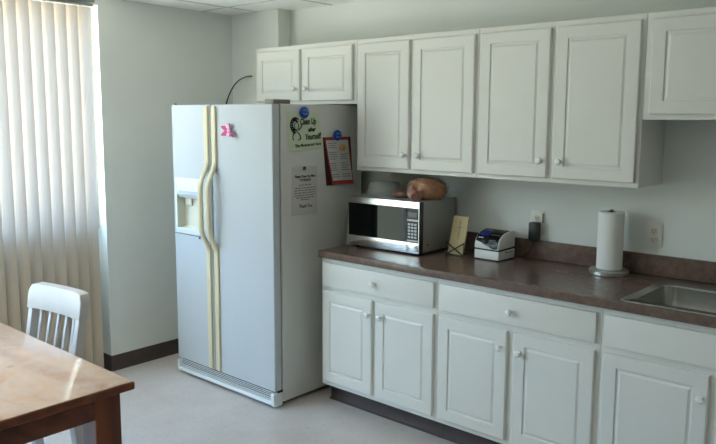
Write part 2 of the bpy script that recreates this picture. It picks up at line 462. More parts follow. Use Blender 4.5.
YU, YUD, YB, YBD = -.305, -.3245, -.61, -.6295
UB, UT, ZB = 1.36, 2.127, .112
def upper(name, label, x0, x1, z0, z1, doors, zd0, zd1, kz, kn):
    t = thing(name, label, 'cabinet', ((x0+x1)/2, -.15, z0), 0, 'white upper wall cabinets')
    bm = BM(); box(bm, x0+.0006, x1-.0006, YU, -.001, z0, z1); part('cabinet_body', bm, 'cab', t, .0015, 1)
    for (a, b), kx in zip(doors, kn): add_door(t, a, b, zd0, zd1, YUD, kx, kz)
    return t
upper('wall_cabinet', 'short white two-door cabinet mounted above the refrigerator', -.905, 0, 1.754, UT, [(-.885, -.474), (-.452, -.026)], 1.776, 2.1, 1.852, [-.504, -.405])
upper('wall_cabinet', 'tall white two-door upper cabinet directly above the microwave', 0, .8385, UB, UT, [(.02, .3995), (.4225, .822)], 1.383, 2.099, 1.465, [.376, .474])
upper('wall_cabinet', 'tall white two-door upper cabinet above the time clock and plugged-in black adapter', .8385, 1.687, UB, UT, [(.857, 1.243), (1.2735, 1.670)], 1.383, 2.099, 1.465, [1.213, 1.314])
upper('wall_cabinet', 'shorter white upper cabinet high above the sink', 1.687, 2.60, 1.6655, UT, [(1.719, 2.13), (2.158, 2.568)], 1.689, 2.099, 1.77, [2.10, 2.188])

def base(label, x0, x1):
    t = thing('base_cabinet', label, 'cabinet', ((x0+x1)/2, -.3, 0), 0, 'white base cabinets')
    bm = BM(); a, b, zt = x0+.0006, x1-.0006, .8755
    o = [bm.verts.new(c) for c in ((a,YB,ZB),(b,YB,ZB),(b,-.001,ZB),(a,-.001,ZB),(a,YB,zt),(b,YB,zt),(b,-.001,zt),(a,-.001,zt))]
    i = [bm.verts.new(c) for c in ((a+.018,YB+.02,ZB+.018),(b-.018,YB+.02,ZB+.018),(b-.018,-.012,ZB+.018),(a+.018,-.012,ZB+.018),(a+.018,YB+.02,zt),(b-.018,YB+.02,zt),(b-.018,-.012,zt),(a+.018,-.012,zt))]
    for f in ((0,3,2,1),(0,1,5,4),(1,2,6,5),(2,3,7,6),(3,0,4,7)):
        bm.faces.new([o[k] for k in f]); bm.faces.new([i[k] for k in f[::-1]])
    for k in range(4): bm.faces.new((o[4+k], o[4+(k+1)%4], i[4+(k+1)%4], i[4+k]))
    part('cabinet_body', bm, 'cab', t, .0012, 1)
    bm = BM()
    prism(bm, [(-.535, ZB), (-.535, .02), (-.541, .007), (-.552, .0), (-.50, 0), (-.50, ZB)], lambda p: (a, p[0], p[1]), lambda p: (b, p[0], p[1]))
    part('toe_kick', bm, 'vinyl', t)
    return t
t = base('white base cabinet with one wide drawer, nearest the refrigerator', .004, .823)
add_drawer(t, .022, .804, .711, .8465, YBD)
add_door(t, .022, .3955, .141, .680, YBD, .378, .602); add_door(t, .4222, .8054, .141, .680, YBD, .468, .602)
t = base('white base cabinet with one wide drawer, between the other two', .823, 1.675)
add_drawer(t, .842, 1.654, .711, .8465, YBD)
add_door(t, .8415, 1.2295, .141, .680, YBD, 1.200, .596); add_door(t, 1.266, 1.655, .141, .680, YBD, 1.300, .592)
t = base('white base cabinet with a knobless false drawer front under the sink', 1.675, 2.60)
add_drawer(t, 1.695, 2.58, .711, .8465, YBD, False, 'false_drawer_front')
add_door(t, 1.695, 2.1174, .141, .680, YBD, 2.094, .584); add_door(t, 2.155, 2.58, .141, .680, YBD, 2.185, .584)

# ------------------------------------------------------------------ countertop with sink cut-out
ct = thing('countertop', 'long brown speckled laminate countertop carrying microwave and sink', 'countertop', (1.3, -.3, .876))
SX0, SX1, SY0, SY1 = 1.79, 2.53, -.56, -.19
bm = BM()
grid_slab(bm, [.003, SX0-.012, SX1+.012, 2.60], [-.645, SY0-.012, SY1+.012, -.001], lambda i, j: not (i == 1 and j == 1),
          lambda u, v: (u, v, .9145), lambda u, v: (u, v, .8762))
part('worktop', bm, 'laminate', ct, .004, 3)
bm = BM(); box(bm, .003, 2.60, -.021, -.0005, .9148, 1.016); solo('backsplash', bm, 'laminate', 'low brown laminate backsplash strip along the wall behind the countertop', 'backsplash', (1.3, -.01, .9148), bevel=.004, segs=3)

# ------------------------------------------------------------------ sink
sk = thing('sink', 'stainless steel drop-in sink set into the brown countertop', 'sink', (2.16, -.35, .9145))
def rrect(x0, x1, y0, y1, r, n=6):
    o = []
    for cx, cy, a0 in ((x1-r, y1-r, 0), (x0+r, y1-r, 90), (x0+r, y0+r, 180), (x1-r, y0+r, 270)):
        for k in range(n+1):
            a = math.radians(a0+90*k/n); o.append((cx+r*math.cos(a), cy+r*math.sin(a)))
    return o
def rings_mesh(bm, rings, cap_last=True, cap_first=False):
    vv = [[bm.verts.new(p) for p in r] for r in rings]; n = len(vv[0])
    for a, b in zip(vv, vv[1:]):
        for k in range(n): bm.faces.new((a[k], a[(k+1)%n], b[(k+1)%n], b[k]))
    if cap_last: bm.faces.new(vv[-1])
    if cap_first: bm.faces.new(vv[0][::-1])
def R3(pts, z): return [(p[0], p[1], z) for p in pts]
ox0, ox1, oy0, oy1 = 1.742, 2.578, -.626, -.078
bm = BM()
rings_mesh(bm, [R3(rrect(ox0+.004, ox1-.004, oy0+.004, oy1-.004, .026), .9148), R3(rrect(ox0, ox1, oy0, oy1, .03), .916), R3(rrect(ox0+.003, ox1-.003, oy0+.003, oy1-.003, .03), .9195),
                R3(rrect(ox0+.012, ox1-.012, oy0+.012, oy1-.012, .026), .9205), R3(rrect(ox0+.018, ox1-.018, oy0+.018, oy1-.018, .022), .9175),
                R3(rrect(SX0-.008, SX1+.008, SY0-.008, SY1+.008, .055), .9175), R3(rrect(SX0-.001, SX1+.001, SY0-.001, SY1+.001, .055), .9155), R3(rrect(SX0, SX1, SY0, SY1, .055), .910)], cap_last=False)
part('rim', bm, 'sinksteel', sk, smooth=50)
bm = BM()
rings_mesh(bm, [R3(rrect(SX0, SX1, SY0, SY1, .055), .910), R3(rrect(SX0+.012, SX1-.012, SY0+.012, SY1-.012, .055), .78), R3(rrect(SX0+.03, SX1-.03, SY0+.03, SY1-.03, .05), .75), R3(rrect(SX0+.07, SX1-.07, SY0+.07, SY1-.07, .04), .745)])
part('basin', bm, 'sinksteel', sk, smooth=60)
bm = BM(); lathe(bm, [(.045, 0), (.045, .003), (.038, .004), (.030, .001)], 24, (2.16, -.375, .7455)); part('drain', bm, 'chrome', sk)

# ------------------------------------------------------------------ refrigerator
FX0, FX1, FYB, FYD, FZ = -1.055, -.107, -.827, -.885, 1.7465
fr = thing('refrigerator', 'white side-by-side refrigerator with cream handles and a door dispenser', 'refrigerator', (-.58, -.5, 0))
bm = BM(); box(bm, FX0+.004, FX1, FYB+.004, -.14, .028, FZ); part('cabinet', bm, 'fridge_side', fr, .006, 3)
bm = BM(); box(bm, FX0+.012, FX1-.012, FYB-.005, FYB+.004, .10, FZ-.01); part('door_gasket', bm, 'gasket', fr)
for x, y in ((FX0+.06, -.78), (FX1-.06, -.78), (FX0+.06, -.2), (FX1-.06, -.2)):
    bm = BM(); lathe(bm, [(.02, 0), (.02, .0285)], 12, (x, y, 0)); part('foot', bm, 'rubber', fr)
XS0, XS1 = -.662, -.648
# left door with the dispenser opening
DX0, DX1, DZ0, DZ1 = -1.018, -.762, .968, 1.252
bm = BM()
grid_slab(bm, [FX0, DX0, DX1, XS0], [.103, DZ0, DZ1, FZ-.001], lambda i, j: not (i == 1 and j == 1), lambda u, v: (u, FYD, v), lambda u, v: (u, FYB-.005, v))
ld = part('door', bm, 'fridge', fr, .008, 3)
bm = BM(); box(bm, XS1, FX1, FYD, FYB-.005, .103, FZ-.001); rd = part('door', bm, 'fridge', fr, .008, 3)
# dispenser
dp = part('dispenser_frame', (lambda b: (grid_slab(b, [DX0-.012, DX0+.006, DX1-.006, DX1+.012], [DZ0-.028, DZ0+.006, DZ1-.006, DZ1+.040], lambda i, j: not (i == 1 and j == 1), lambda u, v: (u, FYD-.007, v), lambda u, v: (u, FYD+.004, v)), b)[1])(BM()), 'dispwhite', fr, .003, 2)
bm = BM()   # cavity: open box
x0, x1, y0, y1, z0, z1 = DX0, DX1, FYD+.002, FYB-.008, DZ0, DZ1
grid = [bm.verts.new(c) for c in ((x0,y0,z0),(x1,y0,z0),(x1,y0,z1),(x0,y0,z1),(x0+.008,y1,z0+.012),(x1-.008,y1,z0+.012),(x1-.008,y1,z1),(x0+.008,y1,z1))]
for f in ((0,1,5,4),(1,2,6,5),(2,3,7,6),(3,0,4,7),(4,5,6,7)): bm.faces.new([grid[k] for k in f])
part('dispenser_cavity', bm, 'dispcream', fr)
bm = BM(); prism(bm, [(FYD-.004, DZ1), (FYD-.004, 1.19), (FYD+.016, 1.165), (FYB-.012, 1.165), (FYB-.012, DZ1)], lambda p: (DX0+.003, p[0], p[1]), lambda p: (DX1-.003, p[0], p[1]))
cp = part('control_panel', bm, 'dispwhite', fr, .002)
bm = BM(); box(bm, DX0+.02, DX1-.02, FYD-.0052, FYD-.0038, 1.192, 1.212); part('control_strip', bm, 'lightblue', cp)
for k in range(3):
    bm = BM(); box(bm, DX0+.04+.06*k, DX0+.085+.06*k, FYD-.0062, FYD-.0038, 1.222, 1.232); part('button', bm, 'dispwhite', cp, .0008, 1)
for x in (-.95, -.83):
    bm = BM(); prism(bm, [(FYD+.034, 1.166), (FYD+.042, 1.166), (FYD+.047, 1.115), (FYD+.041, 1.112)], lambda p: (x-.03, p[0], p[1]), lambda p: (x+.03, p[0], p[1])); part('dispenser_lever', bm, 'dispcream', fr, .002)
bm = BM(); box(bm, FX0+.004, -.74, FYD-.0012, FYD+.001, .932, .936); lathe(bm, [(.007, 0), (.007, .004), (.004, .005)], 12, (-.79, FYD, .925), '-Y'); part('seam_strip', bm, 'inkgrey', fr)
# trims and handles
def trim(name, xa, xb, xc, side):
    bm = BM(); box(bm, xa, xb, FYD-.014, FYD+.001, .112, .875); t_ = part(name, bm, 'cream', fr, .006, 3)
    bm = BM(); box(bm, xa, xb, FYD-.014, FYD+.001, 1.385, FZ-.012); part('upper_trim', bm, 'cream', t_, .006, 3)
    # bowed grip in front of the trim
    bm = BM(); n = 28; rings = []
    za, zb_ = .84, 1.42
    for i in range(n+1):
        t = i/n; z = za+(zb_-za)*t
        e = min(t, 1-t)/.30; e = max(0, min(1, e)); s = e*e*(3-2*e)
        out = .004+.060*s
        xm = (xa+xb)/2; hw = .0195; d0 = FYD-.010-out; d1 = d0+.026
        ring = []
        for k in range(10):
            a = 2*PI*k/10; ring.append((xm+hw*math.cos(a), (d0+d1)/2+.014*math.sin(a), z))
        rings.append(ring)
    rings_mesh(bm, rings, True, True); part('handle', bm, 'cream', t_, smooth=60)
trim('handle_trim', -.712, -.672, 0, -1); trim('handle_trim', -.637, -.597, 0, 1)
# hinge cover, grille
for x0, x1 in ((FX1-.075, FX1-.002), (FX0+.002, FX0+.02)):
    bm = BM(); box(bm, x0, x1, FYD+.012, FYB+(.08 if x1 > -.5 else -.03), FZ-.001, FZ+(.024 if x1 > -.5 else .012)); part('hinge_cover', bm, 'hinge', fr, .004)
bm = BM()
ga, gb = FX0+.02, FX1-.028
prism(bm, [(FYD-.006, .020), (FYD-.010, .024), (FYD-.006, .044), (FYD+.03, .05), (FYD+.03, .020)], lambda p: (ga, p[0], p[1]), lambda p: (gb, p[0], p[1]))
gr = part('kick_grille', bm, 'dispwhite', fr)
bm = BM()
for k in range(5):
    z = .052+.0098*k; y = FYD-.003+.002*k
    prism(bm, [(y, z), (y-.001, z+.003), (y+.005, z+.0036), (y+.005, z+.001)], lambda p: (ga, p[0], p[1]), lambda p: (gb, p[0], p[1]))
part('grille_slats', bm, 'dispwhite', gr)
bm = BM(); box(bm, ga, gb, FYD+.022, FYD+.03, .02, .1); part('grille_backing', bm, 'black', gr)
for xa, xb in ((FX0+.003, ga), (gb, FX1-.001)):
    bm = BM(); prism(bm, [(FYD-.007, .093), (FYD-.012, .086), (FYD-.006, .016), (FYD+.005, .012), (FYB+.0, .012), (FYB, .09)], lambda p: (xa, p[0], p[1]), lambda p: (xb, p[0], p[1]))
    part('grille_end', bm, 'dispwhite', gr, .004)
bm = BM(); box(bm, FX1-.05, FX1+.0005, FYB-.03, FYB+.002, .092, .1025); part('lower_hinge', bm, 'rubber', fr)

# power cable rising from behind the refrigerator to the box on the wall
bm = BM(); tube(bm, [(-1.372, -.272, .006), (-1.371, -.271, .7)]+bez((-1.37, -.27, 1.40), (-1.34, -.26, 1.78), (-1.31, -.2, 1.97), (-1.16, -.130, 1.965), 22), .0048, 8)
cb = solo('power_cable', bm, 'rubber', 'black cable curving up from behind the refrigerator to the wall', 'cable', (-1.372, -.272, .0), smooth=60)
bm = BM(); box(bm, -1.195, -1.115, -.1215, -.1181, 1.915, 2.03); solo('cable_wall_plate', bm, 'plate', 'ivory plate on the wall where the black cable ends', 'wall plate', (-1.155, -.12, 1.915), bevel=.001)
bm = BM(); box(bm, -.915, -.897, -.130, -.1181, 2.135, 2.15); solo('cable_clip', bm, 'rubber', 'tiny black clip on the wall bump above the short cabinet', 'clip', (-.906, -.12, 2.135), bevel=.001)

# ------------------------------------------------------------------ papers and magnets on the refrigerator side
PX = FX1+.0004
def sheet(bm, cs, x, lift=0., n=10):
    """bilinear sheet between four (y, z) corners TL, TR, BR, BL on the fridge side, slightly curled, with thickness"""
    g = [[], []]
    for s in (0, 1):
        for j in range(n+1):
            row = []
            for i in range(n+1):
                u, v = i/n, j/n
                p = [(1-v)*((1-u)*cs[0][k]+u*cs[1][k])+v*((1-u)*cs[3][k]+u*cs[2][k]) for k in (0, 1)]
                row.append(bm.verts.new((x+s*.0008+lift*v*v*(.4+.6*abs(2*u-1)**2), *p)))
            g[s].append(row)
    for s in (0, 1):
        for j in range(n):
            for i in range(n):
                q = [g[s][j][i], g[s][j][i+1], g[s][j+1][i+1], g[s][j+1][i]]; bm.faces.new(q if s else q[::-1])
    rim = [(0, k) for k in range(n+1)]+[(j, n) for j in range(1, n+1)]+[(n, k) for k in range(n-1, -1, -1)]+[(j, 0) for j in range(n-1, 0, -1)]
    for a, b in zip(rim, rim[1:]+rim[:1]): bm.faces.new((g[0][a[0]][a[1]], g[0][b[0]][b[1]], g[1][b[0]][b[1]], g[1][a[0]][a[1]]))
def text(name, s, parent, y, z, x, size, material, tilt=0., width=None, align='CENTER', shear=0., bold=.0):
    cu = bpy.data.curves.new(name, 'FONT'); cu.body = s; cu.size = size; cu.align_x = align; cu.align_y = 'CENTER'; cu.extrude = .0002; cu.shear = shear; cu.offset = bold
    cu.resolution_u = 3; cu.materials.append(M[material])
    tmp = bpy.data.objects.new(name, cu); COL.objects.link(tmp)
    bpy.context.view_layer.update()
    me = bpy.data.meshes.new_from_object(tmp.evaluated_get(bpy.context.evaluated_depsgraph_get()))
    bpy.data.objects.remove(tmp); bpy.data.curves.remove(cu); me.name = name
    if width:
        xs = [v.co.x for v in me.vertices]; k = width/(max(xs)-min(xs))
        for v in me.vertices: v.co.x *= k
    o = bpy.data.objects.new(name, me); COL.objects.link(o); o.parent = parent
    o.matrix_local = Matrix.Translation(Vector((x, y, z))-origin_of(parent)) @ Matrix.Rotation(PI/2, 4, 'Z') @ Matrix.Rotation(PI/2, 4, 'X') @ Matrix.Rotation(tilt, 4, 'Z')
    return o
bm = BM(); sheet(bm, [(-.785, 1.704), (-.528, 1.698), (-.487, 1.493), (-.761, 1.478)], PX, .004)
gp = solo('notice', bm, 'papergreen', 'pale green notice with hand-lettered words under a blue magnet', 'notice', (PX, -.65, 1.478))
TX = PX+.0042
text('lettering', 'Clean Up', gp, -.614, 1.648, TX, .050, 'ink', .05, .128, shear=.1, bold=.0010)
text('lettering', 'after', gp, -.583, 1.603, TX, .034, 'ink', .05, .062, shear=.1, bold=.0010)
text('lettering', 'Yourself!', gp, -.573, 1.562, TX, .050, 'ink', .05, .130, shear=.1, bold=.0010)
text('lettering', 'The Momma isn\'t here', gp, -.612, 1.515, TX, .023, 'ink', .05, .21, bold=.0006)
bm = BM()
def fridge_curve(pts, r=.0035):
    tube(bm, [(TX-.0012, a, b) for a, b in pts], r, 6)
# doodle of a curly-headed cleaner: hair curls, face, body
for k in range(9):
    a = math.radians(60+26*k); cy, cz = -.715+.028*math.cos(a), 1.628+.034*math.sin(a)
    fridge_curve([(cy+.009*math.cos(q*PI/4), cz+.009*math.sin(q*PI/4)) for q in range(8)], .0042)
fridge_curve([(-.705+.018*math.cos(q*PI/6), 1.622+.022*math.sin(q*PI/6)) for q in range(13)], .002)
fridge_curve([(-.72, 1.592), (-.735, 1.565), (-.73, 1.545)], .0028); fridge_curve([(-.70, 1.592), (-.678, 1.572), (-.672, 1.55), (-.69, 1.545)], .0028)
fridge_curve([(-.69, 1.60), (-.668, 1.615), (-.662, 1.635)], .0028)
part('doodle', bm, 'ink', gp)
bm = BM(); sheet(bm, [(-.739, 1.393), (-.538, 1.392), (-.539, 1.105), (-.75, 1.114)], PX, .002)
wn = solo('notice', bm, 'papergrey', 'plain white typed notice low on the refrigerator side below the green one', 'notice', (PX, -.64, 1.105))
TX = PX+.0022
text('lettering', 'Please Clean Up After', wn, -.637, 1.335, TX, .021, 'ink', 0, .165, bold=.0004)
text('lettering', 'YOURSELF!!', wn, -.637, 1.313, TX, .019, 'ink', 0, .095, bold=.0004)
text('lettering', 'Thank You', wn, -.635, 1.162, TX, .028, 'ink', 0, .105, bold=.0002)
bm = BM()
for k, (z, w) in enumerate(((1.285, .10), (1.268, .16), (1.254, .17), (1.24, .17), (1.226, .165), (1.212, .14), (1.2, .07))):
    a = -.638-w/2
    while a < -.638+w/2:
        l = random.uniform(.012, .03); box(bm, TX-.0006, TX-.0001, a, min(a+l, -.638+w/2), z-.0022, z+.0022); a += l+.006
part('printed_lines', bm, 'inkgrey', wn)
bm = BM(); lathe(bm, [(.010, 0), (.010, .006), (.008, .008)], 14); bm2 = bm
bm2.transform(Matrix.Translation((PX+.001, -.645, 1.382)) @ Matrix.Rotation(PI/2, 4, 'Y'))
solo('magnet', bm2, 'ink', 'tiny black magnet pinning the top of the white typed notice', 'magnet', (PX, -.645, 1.37))
bm = BM(); sheet(bm, [(-.490, 1.556), (-.247, 1.556), (-.222, 1.275), (-.462, 1.268)], PX, .002)
solo('booklet', bm, 'paperdark', 'dark red takeout booklet hanging behind the white and red menu', 'booklet', (PX, -.36, 1.268))
PX2 = PX+.004
bm = BM(); sheet(bm, [(-.479, 1.553), (-.267, 1.552), (-.229, 1.266), (-.424, 1.274)], PX2, .012)
mn = solo('menu', bm, 'paperred', 'red bordered white menu with a round food picture, held by a blue magnet', 'menu', (PX2, -.35, 1.266))
bm = BM(); sheet(bm, [(-.468, 1.538), (-.276, 1.538), (-.243, 1.292), (-.418, 1.296)], PX2+.0014, .0105); part('menu_print', bm, 'paperwhite', mn)
TX = PX2+.0135
bm = BM(); n = 24
c = [bm.verts.new((PX2+.0045, -.325+.030*math.cos(2*PI*k/n), 1.490+.021*math.sin(2*PI*k/n))) for k in range(n)]; d = [bm.verts.new((v.co.x+.0012, v.co.y, v.co.z)) for v in c]
bm.faces.new(c[::-1]); bm.faces.new(d)
for k in range(n): bm.faces.new((c[k], c[(k+1)%n], d[(k+1)%n], d[k]))
part('food_picture', bm, 'food', mn)
bm = BM()
for r in range(16):
    z = 1.520-.0135*r; v = (1.553-z)/.28; xo = PX2+.0026+.0105*v*v
    for cc in (0, 1):
        if cc == 1 and r < 5: continue
        a0 = -.455+.034*v+cc*.095; a1 = a0+random.uniform(.05, .075)
        if r % 5 == 3: continue
        box(bm, xo+.0, xo+.0006, a0, a1, z-.0018, z+.0018)
part('printed_lines', bm, 'inkgrey', mn)
def round_magnet(y, z, ry, rz, label):
    bm = BM(); lathe(bm, [(1, 0), (1, .35), (.93, .7), (.7, 1.0), (.35, 1.12)], 28)
    bm.transform(Matrix.Translation((PX+.006, y, z)) @ Matrix.Rotation(PI/2, 4, 'Z') @ Matrix.Rotation(PI/2, 4, 'X') @ Matrix.Diagonal((ry, rz, .010, 1)))
    o = solo('magnet', bm, 'blue', label, 'magnet', (PX, y, z), 'round blue magnets', smooth=50)
    bm = BM(); n = 16
    for a0, a1, rr in ((.3, 2.4, .55), (3.4, 5.6, .5)):
        tube(bm, [(PX+.0168, y+ry*rr*math.cos(a0+(a1-a0)*k/n), z+rz*rr*.7*math.sin(a0+(a1-a0)*k/n)) for k in range(n+1)], .0028, 6)
    part('printed_swirl', bm, 'bluelight', o)
    bm = BM(); box(bm, PX-.0007, PX+.007, y-.008, y+.008, z-.008, z+.008); part('magnet_backing', bm, 'rubber', o)
round_magnet(-.648, 1.700, .037, .034, 'round blue magnet holding the pale green notice')
round_magnet(-.372, 1.566, .036, .032, 'round blue magnet holding the red bordered menu')
# pink flower magnet on the door
pk = thing('flower_magnet', 'small pink flower shaped magnet on the right refrigerator door', 'magnet', (-.475, FYD, 1.59))
def petal(a, l, w, material, lift):
    bm = BM(); rings = []
    for i in range(7):
        t = i/6; wd = w*math.sin(PI*(.08+.84*t)); px = l*t
        rings.append([(px, wd, lift*t*t), (px, 0, lift*t*t+.004), (px, -wd, lift*t*t), (px, 0, lift*t*t-.002)])
    rings_mesh(bm, rings, True, True)
    bm.transform(Matrix.Translation((-.470, FYD-.008, 1.592)) @ Matrix.Rotation(PI/2, 4, 'X') @ Matrix.Rotation(a, 4, 'Z'))
    part('petal', bm, material, pk, smooth=60)
for a, l, mt in ((2.7, .058, 'pink'), (1.9, .045, 'pinkpale'), (1.1, .05, 'pinkdark'), (-.45, .07, 'pinkdark'), (3.55, .06, 'pink'), (4.6, .028, 'pinkpale'), (5.4, .04, 'pink')): petal(a, l, .016, mt, .016)
bm = BM(); lathe(bm, [(.012, 0), (.016, .006), (.012, .016), (.005, .02)], 14, (-.470, FYD, 1.594), '-Y'); part('flower_center', bm, 'pinkpale', pk, smooth=50)

# ------------------------------------------------------------------ microwave (front left corner at local 0,0)
mw = thing('microwave', 'stainless steel microwave with black glass door on the countertop', 'microwave', (.017, -.412, .9145), math.radians(1.6))
W, D, H0, H1 = .53, .375, .012, .298
bm = BM(); box(bm, .004, W-.004, .028, D, H0, H1); part('case', bm, 'mwside', mw, .004, 2, local=True)
bm = BM(); box(bm, 0, W, .006, .03, H0-.002, H1); part('front_bezel', bm, 'black', mw, .003, 2, local=True)
xd = .437
gx0, gx1, gz0, gz1 = .014, .517, .070, .262
bm = BM(); grid_slab(bm, [0, gx0, gx1, W-.006], [H0-.002, gz0, gz1, H1], lambda i, j: not (i == 1 and j == 1), lambda u, v: (u, 0, v), lambda u, v: (u, .008, v)); part('steel_frame', bm, 'steel', mw, .0015, 2, local=True)
bm = BM(); box(bm, gx0, xd-.001, .001, .0065, gz0, gz1); part('door', bm, 'darkglass', mw, local=True, label='black glass microwave door')
bm = BM(); box(bm, xd+.001, gx1, .0014, .0065, gz0, gz1); kp = part('control_panel', bm, 'black', mw, local=True)
bm = BM(); box(bm, xd+.010, gx1-.010, .0006, .0016, .212, .240); part('display', bm, 'lcd', kp, local=True)
bm = BM(); box(bm, xd+.004, gx1-.004, -.0006, .0016, .190, .201); part('button_bar', bm, 'silver', kp, .0006, 1, local=True)
for r in range(5):
    for c in range(3):
        bm = BM(); box(bm, xd+.009+.0215*c, xd+.025+.0215*c, -.0002, .0016, .094+.018*r, .106+.018*r); part('key', bm, 'silver', kp, .0006, 1, local=True)
bm = BM(); box(bm, xd+.004, gx1-.004, -.0002, .0016, .076, .085); part('start_bar', bm, 'silver', kp, local=True)
bm = BM(); box(bm, xd+.004, gx1, -.0012, .001, .022, .058); part('open_button', bm, 'steel', mw, .001, 2, local=True)
bm = BM(); box(bm, xd-.0008, xd+.0008, -.0004, .001, .0105, H1-.001); part('door_seam', bm, 'gasket', mw, local=True)
bm = BM(); lathe(bm, [(.006, 0), (.006, .003)], 12); bm.transform(Matrix.Translation((W-.0045, .075, .055)) @ Matrix.Rotation(PI/2, 4, 'Y')); part('side_screw', bm, 'chrome', mw, local=True)
for x in (.04, W-.04):
    for y in (.06, D-.04):
        bm = BM(); lathe(bm, [(.013, 0), (.015, .0125)], 12, (x, y, 0)); part('foot', bm, 'rubber', mw, local=True)
MT = .9145+H1
# things on the microwave
tb = thing('plastic_tub', 'upturned frosted plastic tub on top of the microwave, left side', 'tub', (.130, -.20, MT))
bm = BM(); lathe(bm, [(.115, 0), (.118, .003), (.118, .008), (.108, .010), (.092, .068), (.086, .075), (.08, .0752), (.086, .068), (.104, .006), (.112, .001)], 36, (0, 0, 0), cap=False)
part('tub_wall', bm, 'tub', tb, smooth=50, local=True)
bm = BM(); lathe(bm, [(.082, .0735), (.082, .076)], 36, (0, 0, 0)); part('tub_base', bm, 'tub', tb, local=True)

def blob(bm, c, rx, ry, rz, amp, freq, seed, flat=0.):
    b2 = bmesh.new(); bmesh.ops.create_icosphere(b2, subdivisions=4, radius=1)
    for v in b2.verts:
        d = noise.noise(v.co*freq+Vector((seed, seed*2, 0)))*amp + noise.noise(v.co*freq*2.7+Vector((seed, 0, seed)))*amp*.4
        p = v.co*(1+d); sx = 1 if abs(p.x) < 0 else 0
        q = Vector((math.copysign(abs(p.x)**.75, p.x)*rx, p.y*ry, math.copysign(abs(p.z)**.8, p.z)*rz))
        q.z = max(q.z, -rz*.86)
        v.co = q
    me = bpy.data.meshes.new('t'); b2.to_mesh(me); b2.free(); me.transform(Matrix.Translation(c)); bm.from_mesh(me); bpy.data.meshes.remove(me)
bg = thing('bread_bag', 'bagged brown bread loaf lying on top of the microwave', 'bread', (.475, -.24, MT), math.radians(24))
bm = BM(); blob(bm, (0, 0, .056), .105, .062, .065, .20, 2.4, 3.1); part('loaf', bm, 'loaf', bg, smooth=180, local=True)
bm = BM(); blob(bm, (0, 0, .058), .116, .070, .0675, .34, 4.2, 9.4)
part('plastic_wrap', bm, 'clear', bg, smooth=70, local=True)
bm = BM()
tube(bm, bez((-.06, -.02, .06), (-.085, -.05, .055), (-.070, -.085, .035), (-.035, -.118, .026), 12), lambda t: .040-.06*t+.062*t*t*1.0 if t < .6 else .024+.02*(t-.6), 12)
for v in bm.verts: v.co += noise.noise_vector(v.co*40)*.006
for v in bm.verts: v.co.z = max(v.co.z, .002)
part('bag_neck', bm, mat('bag_neck_pink', (196, 150, 138), .3, rgb2=(140, 84, 64), vscale=40), bg, smooth=70, local=True)
bm = BM(); lathe(bm, [(.024, -.004), (.026, 0), (.024, .004)], 14); bm.transform(Matrix.Translation((-.067, -.088, .036)) @ Matrix.Rotation(1.3, 4, 'X')); part('tie', bm, 'paperwhite', bg, local=True)
bm = BM(); blob(bm, (.315, -.275, MT+.021), .052, .036, .0235, .16, 2.5, 5.5)
solo('bagged_bun', bm, 'bun', 'small brown bun lying between the frosted tub and the bread loaf', 'bun', (.315, -.275, MT), smooth=180)

# ------------------------------------------------------------------ notepad in a black wire stand
wa = math.radians(10)
wh = thing('wire_holder', 'small black wire stand with crossed front holding the tan notepad', 'holder', (.668, -.215, .9145), wa)
bm = BM(); r = .0022
w2 = .052
tube(bm, [(-w2, -.036, r), (w2, -.036, r), (w2, .036, r), (-w2, .036, r), (-w2, -.036, r)], r, 6)
part('base_frame', bm, 'black', wh, local=True, smooth=60)
for s in (-1, 1):
    bm = BM(); tube(bm, [(-s*w2, -.036, .003), (s*w2, -.028, .072)], r*1.9, 6); part('cross_wire', bm, 'black', wh, local=True, smooth=60)
    bm = BM(); tube(bm, [(s*w2, -.036, .003), (s*w2, -.028, .072), (s*w2, .036, .072), (s*w2, .036, .003)], r, 6); part('side_loop', bm, 'black', wh, local=True, smooth=60)
bm = BM(); tube(bm, [(-w2, .036, .072), (w2, .036, .072)], r, 6); part('back_rail', bm, 'black', wh, local=True, smooth=60)
np_ = thing('notepad', 'tall tan notepad leaning in the black wire stand', 'notepad', (.664, -.215, .9145), wa)
mt = Matrix.Translation((0, -.020, .0050)) @ Matrix.Rotation(math.radians(-12), 4, 'X') @ Matrix.Rotation(math.radians(4), 4, 'Y')
bm = BM(); box(bm, -.045, .045, 0, .014, 0, .215, mt); part('page_block', bm, 'pad', np_, .001, 1, local=True)
bm = BM()
for k in range(9): box(bm, .0+.0, .004, -.0006, .0002, .085+.012*k, .094+.012*k, mt)
box(bm, -.008, .012, -.0006, .0002, .15, .153, mt)
part('handwriting', bm, 'inkgrey', np_, local=True)

# ------------------------------------------------------------------ time clock
tk = thing('time_clock', 'compact white and black time clock with blue screen on the countertop', 'time clock', (.878, -.15, .9145), math.radians(-3))
hw = .077
low = [(-.092, .006), (-.092, .052), (.066, .056), (.066, .006)]
bm = BM(); prism(bm, low, lambda p: (-hw, p[0], p[1]), lambda p: (hw, p[0], p[1])); part('lower_housing', bm, 'clockwhite', tk, .003, 2, local=True)
bm = BM(); prism(bm, [(-.086, .051), (-.086, .063), (.062, .067), (.062, .055)], lambda p: (-hw+.004, p[0], p[1]), lambda p: (hw-.004, p[0], p[1])); part('card_slot', bm, 'black', tk, local=True)
arc = [(-.088+.112*(1-math.cos(a)), .088+.064*math.sin(a)) for a in [PI/2*k/9 for k in range(10)]]
up = [(-.092, .061), (-.092, .086)]+arc+[(.058, .152), (.064, .14), (.064, .066)]
bm = BM(); prism(bm, up, lambda p: (-hw, p[0], p[1]), lambda p: (hw, p[0], p[1])); part('upper_housing', bm, 'clockwhite', tk, .003, 2, local=True)
